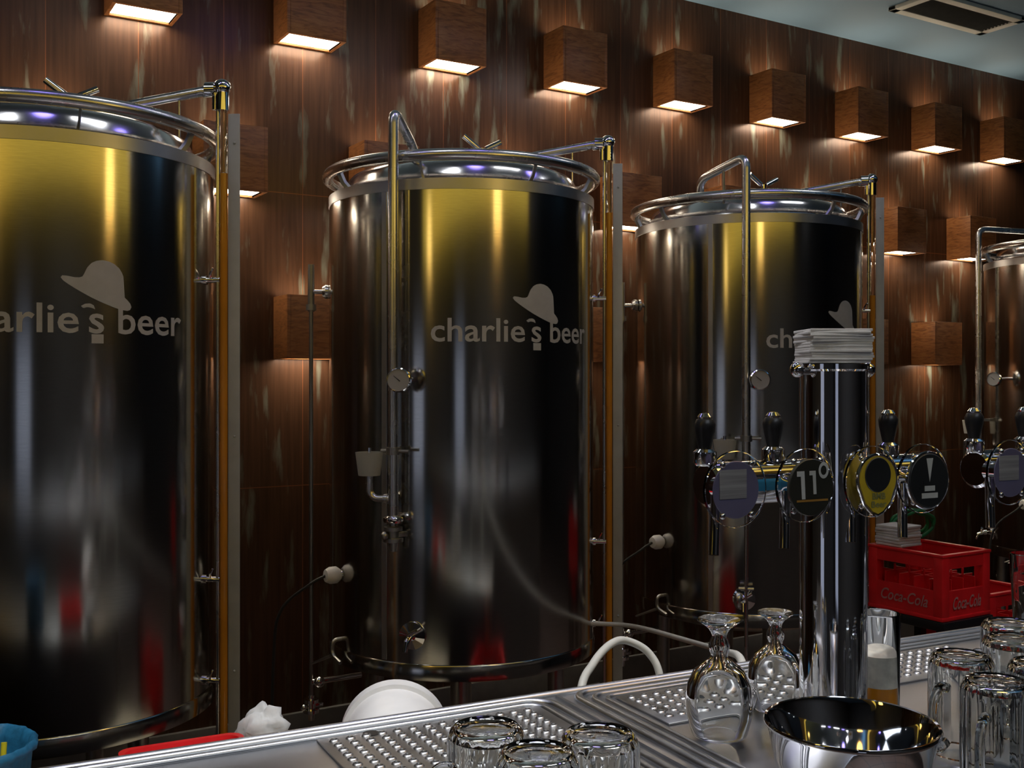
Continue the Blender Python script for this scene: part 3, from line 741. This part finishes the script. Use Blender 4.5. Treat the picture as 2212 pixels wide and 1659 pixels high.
# ------------------------------------------------------------------ tap towers
def disc(mb, c, r, th, seg=48): return mb.lathe([(0, 0), (r - .001, 0), (r, .001), (r, th - .001), (r - .001, th), (0, th)], seg, c, (0, -1, 0))
def flat_text(mb, s, x0, x1, z0, hgt, y, bold=.01, shear=0, slant=0):
    put_text(mb, s, lambda u, v: Vector((x0 + (x1 - x0) * u, y, z0 + v * hgt + slant * u)), bold, shear)
def make_tower(loc, lab):
    t = thing('tap_tower', lab, 'beer tap', loc, BA, 'chrome beer tap towers on the bar')
    obj('column', MB().lathe([(0, 0), (.055, 0), (.055, .010), (.052, .014), (.051, .020), (.051, .545), (.054, .548), (.054, .556), (0, .557)], 64), 'chrome', t)
    for s in (-1, 1):
        obj('top_knob', MB().tube([(s * .050, 0, .545), (s * .066, 0, .545)], .006, 12).ball((s * .072, 0, .547), .012, seg=14), 'chrome', t)
    zc = .380
    cb = MB().lathe([(0, 0), (.028, 0), (.0325, .004), (.0325, .195), (.036, .198), (.036, .222), (.0325, .225), (.0325, .436), (.028, .44), (0, .44)], 40, (-.245, 0, zc), (1, 0, 0))
    obj('cross_bar', cb, 'chrome', t)
    bd = MB(); bd.grid([[Vector((xx, -.0331 * math.cos(R_(a)), zc + .0331 * math.sin(R_(a)))) for a in range(-16, 15, 5)] for xx in (-.215, -.130)])  # thin blue strip along the front of the left arm
    obj('colour_band', bd, 'blueband', t, 'blue band')
    for k, x in enumerate((-.245, -.119, .010, .116)):
        tp = MB().tube([(x, -.028, zc), (x, -.066, zc)], .016, 16)
        tp.lathe([(0, 0), (.014, 0), (.017, .004), (.017, .02), (.012, .024), (0, .024)], 20, (x, 0, zc + .028))
        tp = obj('tap', tp, 'chrome', t)
        obj('tap_handle', MB().lathe([(0, 0), (.008, 0), (.009, .010), (.0145, .036), (.0155, .046), (.012, .053), (0, .055)], 20, (x, 0, zc + .042)), 'dark', tp, 'black tap lever')
        obj('handle_cap', MB().lathe([(0, 0), (.010, 0), (.011, .004), (.007, .009), (0, .010)], 18, (x, 0, zc + .0945)), 'chrome', tp)
        obj('spout', MB().tube(bend([(x - .012, -.040, zc - .01), (x - .016, -.044, zc - .05), (x - .024, -.052, zc - .092)], .02), [.0085] * 9 if False else .0075, 12), 'chrome', tp)
        sh = disc(MB(), (x, -.066, zc), .0535, .006)
        obj('badge_disc', sh, 'acrylic', tp, 'clear acrylic badge disc')
        for a in (55, 125, 235, 305):
            obj('badge_screw', MB().ball((x + .043 * math.cos(R_(a)), -.0735, zc + .043 * math.sin(R_(a))), .0048, (1, .7, 1), 10), 'chrome', tp)
        y = -.0725
        if k == 0:
            obj('badge_card', disc(MB(), (x - .002, y + .0003, zc), .040, .0016), 'lavender', tp, 'smoky violet badge card')
            obj('badge_film', MB().box((x - .008, y - .0022, zc + .008), (.046, .0012, .040)), 'silverfilm', tp, 'ribbed grey film')
        elif k == 1:
            obj('badge_card', disc(MB(), (x, y - .004, zc - .002), .041, .006), 'olive', tp, 'dark olive badge face')
            p = MB()
            for ox, oz, k1 in ((x - .018, zc + .003, 1.0), (x + .0035, zc + .006, .84)):
                p.poly([Vector((ox + a * k1, y - .0104, oz + b_ * k1)) for a, b_ in ((-.0095, .019), (.004, .019), (.006, -.021), (-.0005, -.021), (-.0025, .0115), (-.0095, .0115))], (0, -.0004, 0))
            for rr in [(.0055, .0095)]:
                p.grid([[Vector((x + .022 + q * math.cos(R_(a)), y - .0106, zc + .022 + 1.25 * q * math.sin(R_(a)))) for q in rr] for a in range(0, 361, 15)])
            obj('badge_number', p, 'ink', tp, 'pale 11 degree figures')
            obj('badge_line', MB().box((x + .001, y - .0106, zc - .0205), (.058, .0004, .003)), 'orange', tp, 'orange line')
        elif k == 2:
            pts = []
            for a in range(-30, 211, 8): pts.append(Vector((x + .036 * math.cos(R_(a)), y - .004, zc + .004 + .034 * math.sin(R_(a)))))
            pts += [Vector((x - .024, y - .004, zc - .030)), Vector((x - .010, y - .004, zc - .043)), Vector((x, y - .004, zc - .047)), Vector((x + .010, y - .004, zc - .043)), Vector((x + .024, y - .004, zc - .030))]
            obj('badge_card', MB().poly(pts, (0, -.006, 0)), 'badge', tp, 'yellow drop-shaped badge')
            rim = [Vector(((q.x - x) * 1.06 + x, q.y - .003, (q.z - zc) * 1.06 + zc)) for q in pts]
            obj('badge_rim', MB().tube(rim, .0028, 8, True), 'chrome', tp)
            obj('badge_roundel', disc(MB(), (x - .001, y - .0095, zc + .011), .026, .002), 'charcoal', tp, 'dark roundel')
            p = MB(); flat_text(p, 'BMB', x - .012, x + .014, zc - .025, .013, y - .0106, .03); flat_text(p, 'Beer', x - .014, x + .016, zc - .037, .013, y - .0106, .02)
            obj('badge_wording', p, 'badgeink', tp, 'faint wording')
        else:
            obj('badge_card', disc(MB(), (x, y - .004, zc - .002), .041, .006), 'charcoal', tp, 'black badge face')
            obj('badge_rim', MB().tube([(x + .042 * math.cos(R_(a)), y - .006, zc - .002 + .042 * math.sin(R_(a))) for a in range(0, 360, 8)], .003, 8, True), 'chrome', tp)
            p = MB(); p.poly([(x - .007, y - .0104, zc + .032), (x + .007, y - .0104, zc + .032), (x, y - .0104, zc - .004)], (0, -.0004, 0))
            p.box((x, y - .0106, zc - .014), (.022, .0004, .008)); p.box((x, y - .0106, zc - .025), (.034, .0004, .008))
            obj('badge_mark', p, 'ink', tp, 'pale wedge and print')
    return t
TW = Vector((1.28, 1.153, ZC - .0))
make_tower(tuple(TW), 'chrome beer tap tower with a stack of beer mats on top')
make_tower(tuple(TW + E_ * .572 + N_ * -.012), 'chrome beer tap tower cropped by the right side of the photo')
for k in range(13):
    m = MB().box((0, 0, .002), (.094, .094, .0038), bev=.0006)
    if k == 0: mat0 = obj('beer_mat', m, 'paper'); o = mat0
    else: m.bm.free(); o = mat0.copy(); COL.objects.link(o)
    o.location = (TW.x + random.uniform(-.002, .002) - .002, TW.y + random.uniform(-.002, .002), ZC + .5572 + k * .004)
    o.rotation_euler = (0, 0, R_(-31 + random.uniform(-3, 3)))
    tag(o, 'white cardboard beer mat in the stack on the near tap tower', 'beer mat', 'beer mats stacked on the tap tower')

# ------------------------------------------------------------------ glasses and bowl
def flute(a, z):
    return 1 + (.055 * (abs(math.cos(8 * a)) - .6) if .012 < z < .128 else 0)
def make_mug():
    t = thing('beer_mug', '', 'mug', (0, 0, 0), 0, 'upside-down glass mugs on the bar')
    obj('mug_body', MB().lathe([(0, .1345), (.030, .1345), (.0345, .1325), (.0385, .1265), (.0392, .115), (.0395, .003), (.0410, 0), (.0430, .003), (.0435, .013), (.0440, .03), (.0445, .07), (.0442, .116), (.0438, .1275), (.0422, .1335), (.0400, .1375), (.0365, .1405), (.033, .141), (.030, .1400), (.027, .1388), (0, .1388)], 72, mod=flute), 'glass', t, ang=25)
    obj('handle', MB().tube(smooth_path([(-.0425, 0, .024), (-.060, 0, .020), (-.074, 0, .032), (-.078, 0, .060), (-.074, 0, .088), (-.060, 0, .103), (-.0425, 0, .100)], 5), .0075, 12, flat=.8), 'glass', t)
    return t
mug0 = make_mug()
for k, (x, y, rz, lab) in enumerate([
    (.600, 1.047, 2, 'upside-down glass mug at lower left, the rear one with its handle to the left'),
    (.607, .950, 70, 'upside-down glass mug at lower left, nearest in front of the rear one'),
    (.697, .963, 250, 'upside-down glass mug standing alone left of the two stemmed glasses'),
    (1.262, .862, 20, 'upside-down glass mug nearest to the steel bowl on its right'),
    (1.335, .967, 8, 'upside-down glass mug behind the bowl with its handle towards the tap column'),
    (1.392, .882, 150, 'upside-down glass mug in the front of the right-hand group, cropped by the right edge'),
    (1.490, .990, 270, 'upside-down glass mug in the middle of the right-hand group under the far tap tower'),
    (1.580, 1.055, 90, 'upside-down glass mug rearmost in the right-hand group near the crate')]):
    o = mug0 if k == 0 else dup_tree(mug0)
    o.location = (x, y, ZC + .0005); o.rotation_euler = (0, 0, R_(rz)); o['label'] = lab
def make_goblet():
    t = thing('stemmed_glass', '', 'glass', (0, 0, 0), 0, 'upside-down stemmed beer glasses')
    obj('bowl_and_stem', MB().lathe([(0, .104), (.018, .101), (.034, .092), (.0440, .075), (.0475, .052), (.0460, .030), (.0390, .003), (.0365, .001), (.0380, 0), (.0400, .001), (.0420, .006), (.0485, .030), (.0500, .052), (.0465, .077), (.0365, .098), (.022, .109), (.0135, .116), (.0125, .120), (.0150, .126), (.0158, .134), (.0125, .143), (.0105, .147), (.0125, .153), (.0165, .159)], 64), 'glass', t, ang=60)
    obj('foot', MB().lathe([(.0165, .159), (.026, .166), (.0315, .1695), (.0320, .1715), (.0310, .173), (.01, .1725), (0, .172), (0, .161), (.012, .158)], 64), 'glass', t)
    return t
gob = make_goblet()
for k, (x, y, lab) in enumerate([(1.084, 1.195, 'upside-down stemmed glass, left of the pair by the tap column'), (1.2476, 1.2435, 'upside-down stemmed glass, right of the pair and nearer the tap column')]):
    o = gob if k == 0 else dup_tree(gob)
    o.location = (x, y, ZC + .0037); o['label'] = lab
    if k: o.scale = (.9, .9, .9)
tg_ = thing('tumbler', 'straight glass with a little beer and froth behind the near tap column', 'glass', (1.399, 1.164, ZC + .004))
obj('glass_wall', MB().lathe([(0, .006), (.0285, .006), (.0300, .150), (.0312, .152), (.0325, .150), (.0310, .002), (.029, 0), (0, 0)], 48), 'glass', tg_)
obj('beer', MB().lathe([(0, .0065), (.0282, .0065), (.0287, .035), (0, .035)], 40), 'beer', tg_, 'orange beer at the bottom')
obj('froth', MB().lathe([(0, .0352), (.0285, .0352), (.0292, .085), (.02, .088), (0, .086)], 40), 'froth', tg_, 'cream froth above the beer')
fg = thing('tumbler', 'tall clear glass standing upright at the far right of the bar', 'glass', (2.140, 1.385, ZC + .0005))
obj('glass_wall', MB().lathe([(0, .010), (.028, .010), (.036, .155), (.037, .157), (.0385, .155), (.031, .003), (.029, 0), (0, 0)], 48), 'glass', fg)
bw = thing('mixing_bowl', 'mirror-polished steel bowl at the front of the bar', 'bowl', (.996, .870, ZC + .0005))
obj('bowl_shell', MB().lathe([(0, 0), (.050, 0), (.060, .004), (.075, .03), (.090, .085), (.0975, .120), (.1005, .1225), (.1015, .1255), (.1000, .128), (.0970, .1275), (.0945, .122), (.0870, .085), (.072, .032), (.055, .010), (.045, .006), (0, .006)], 96), 'chrome', bw, ang=50)
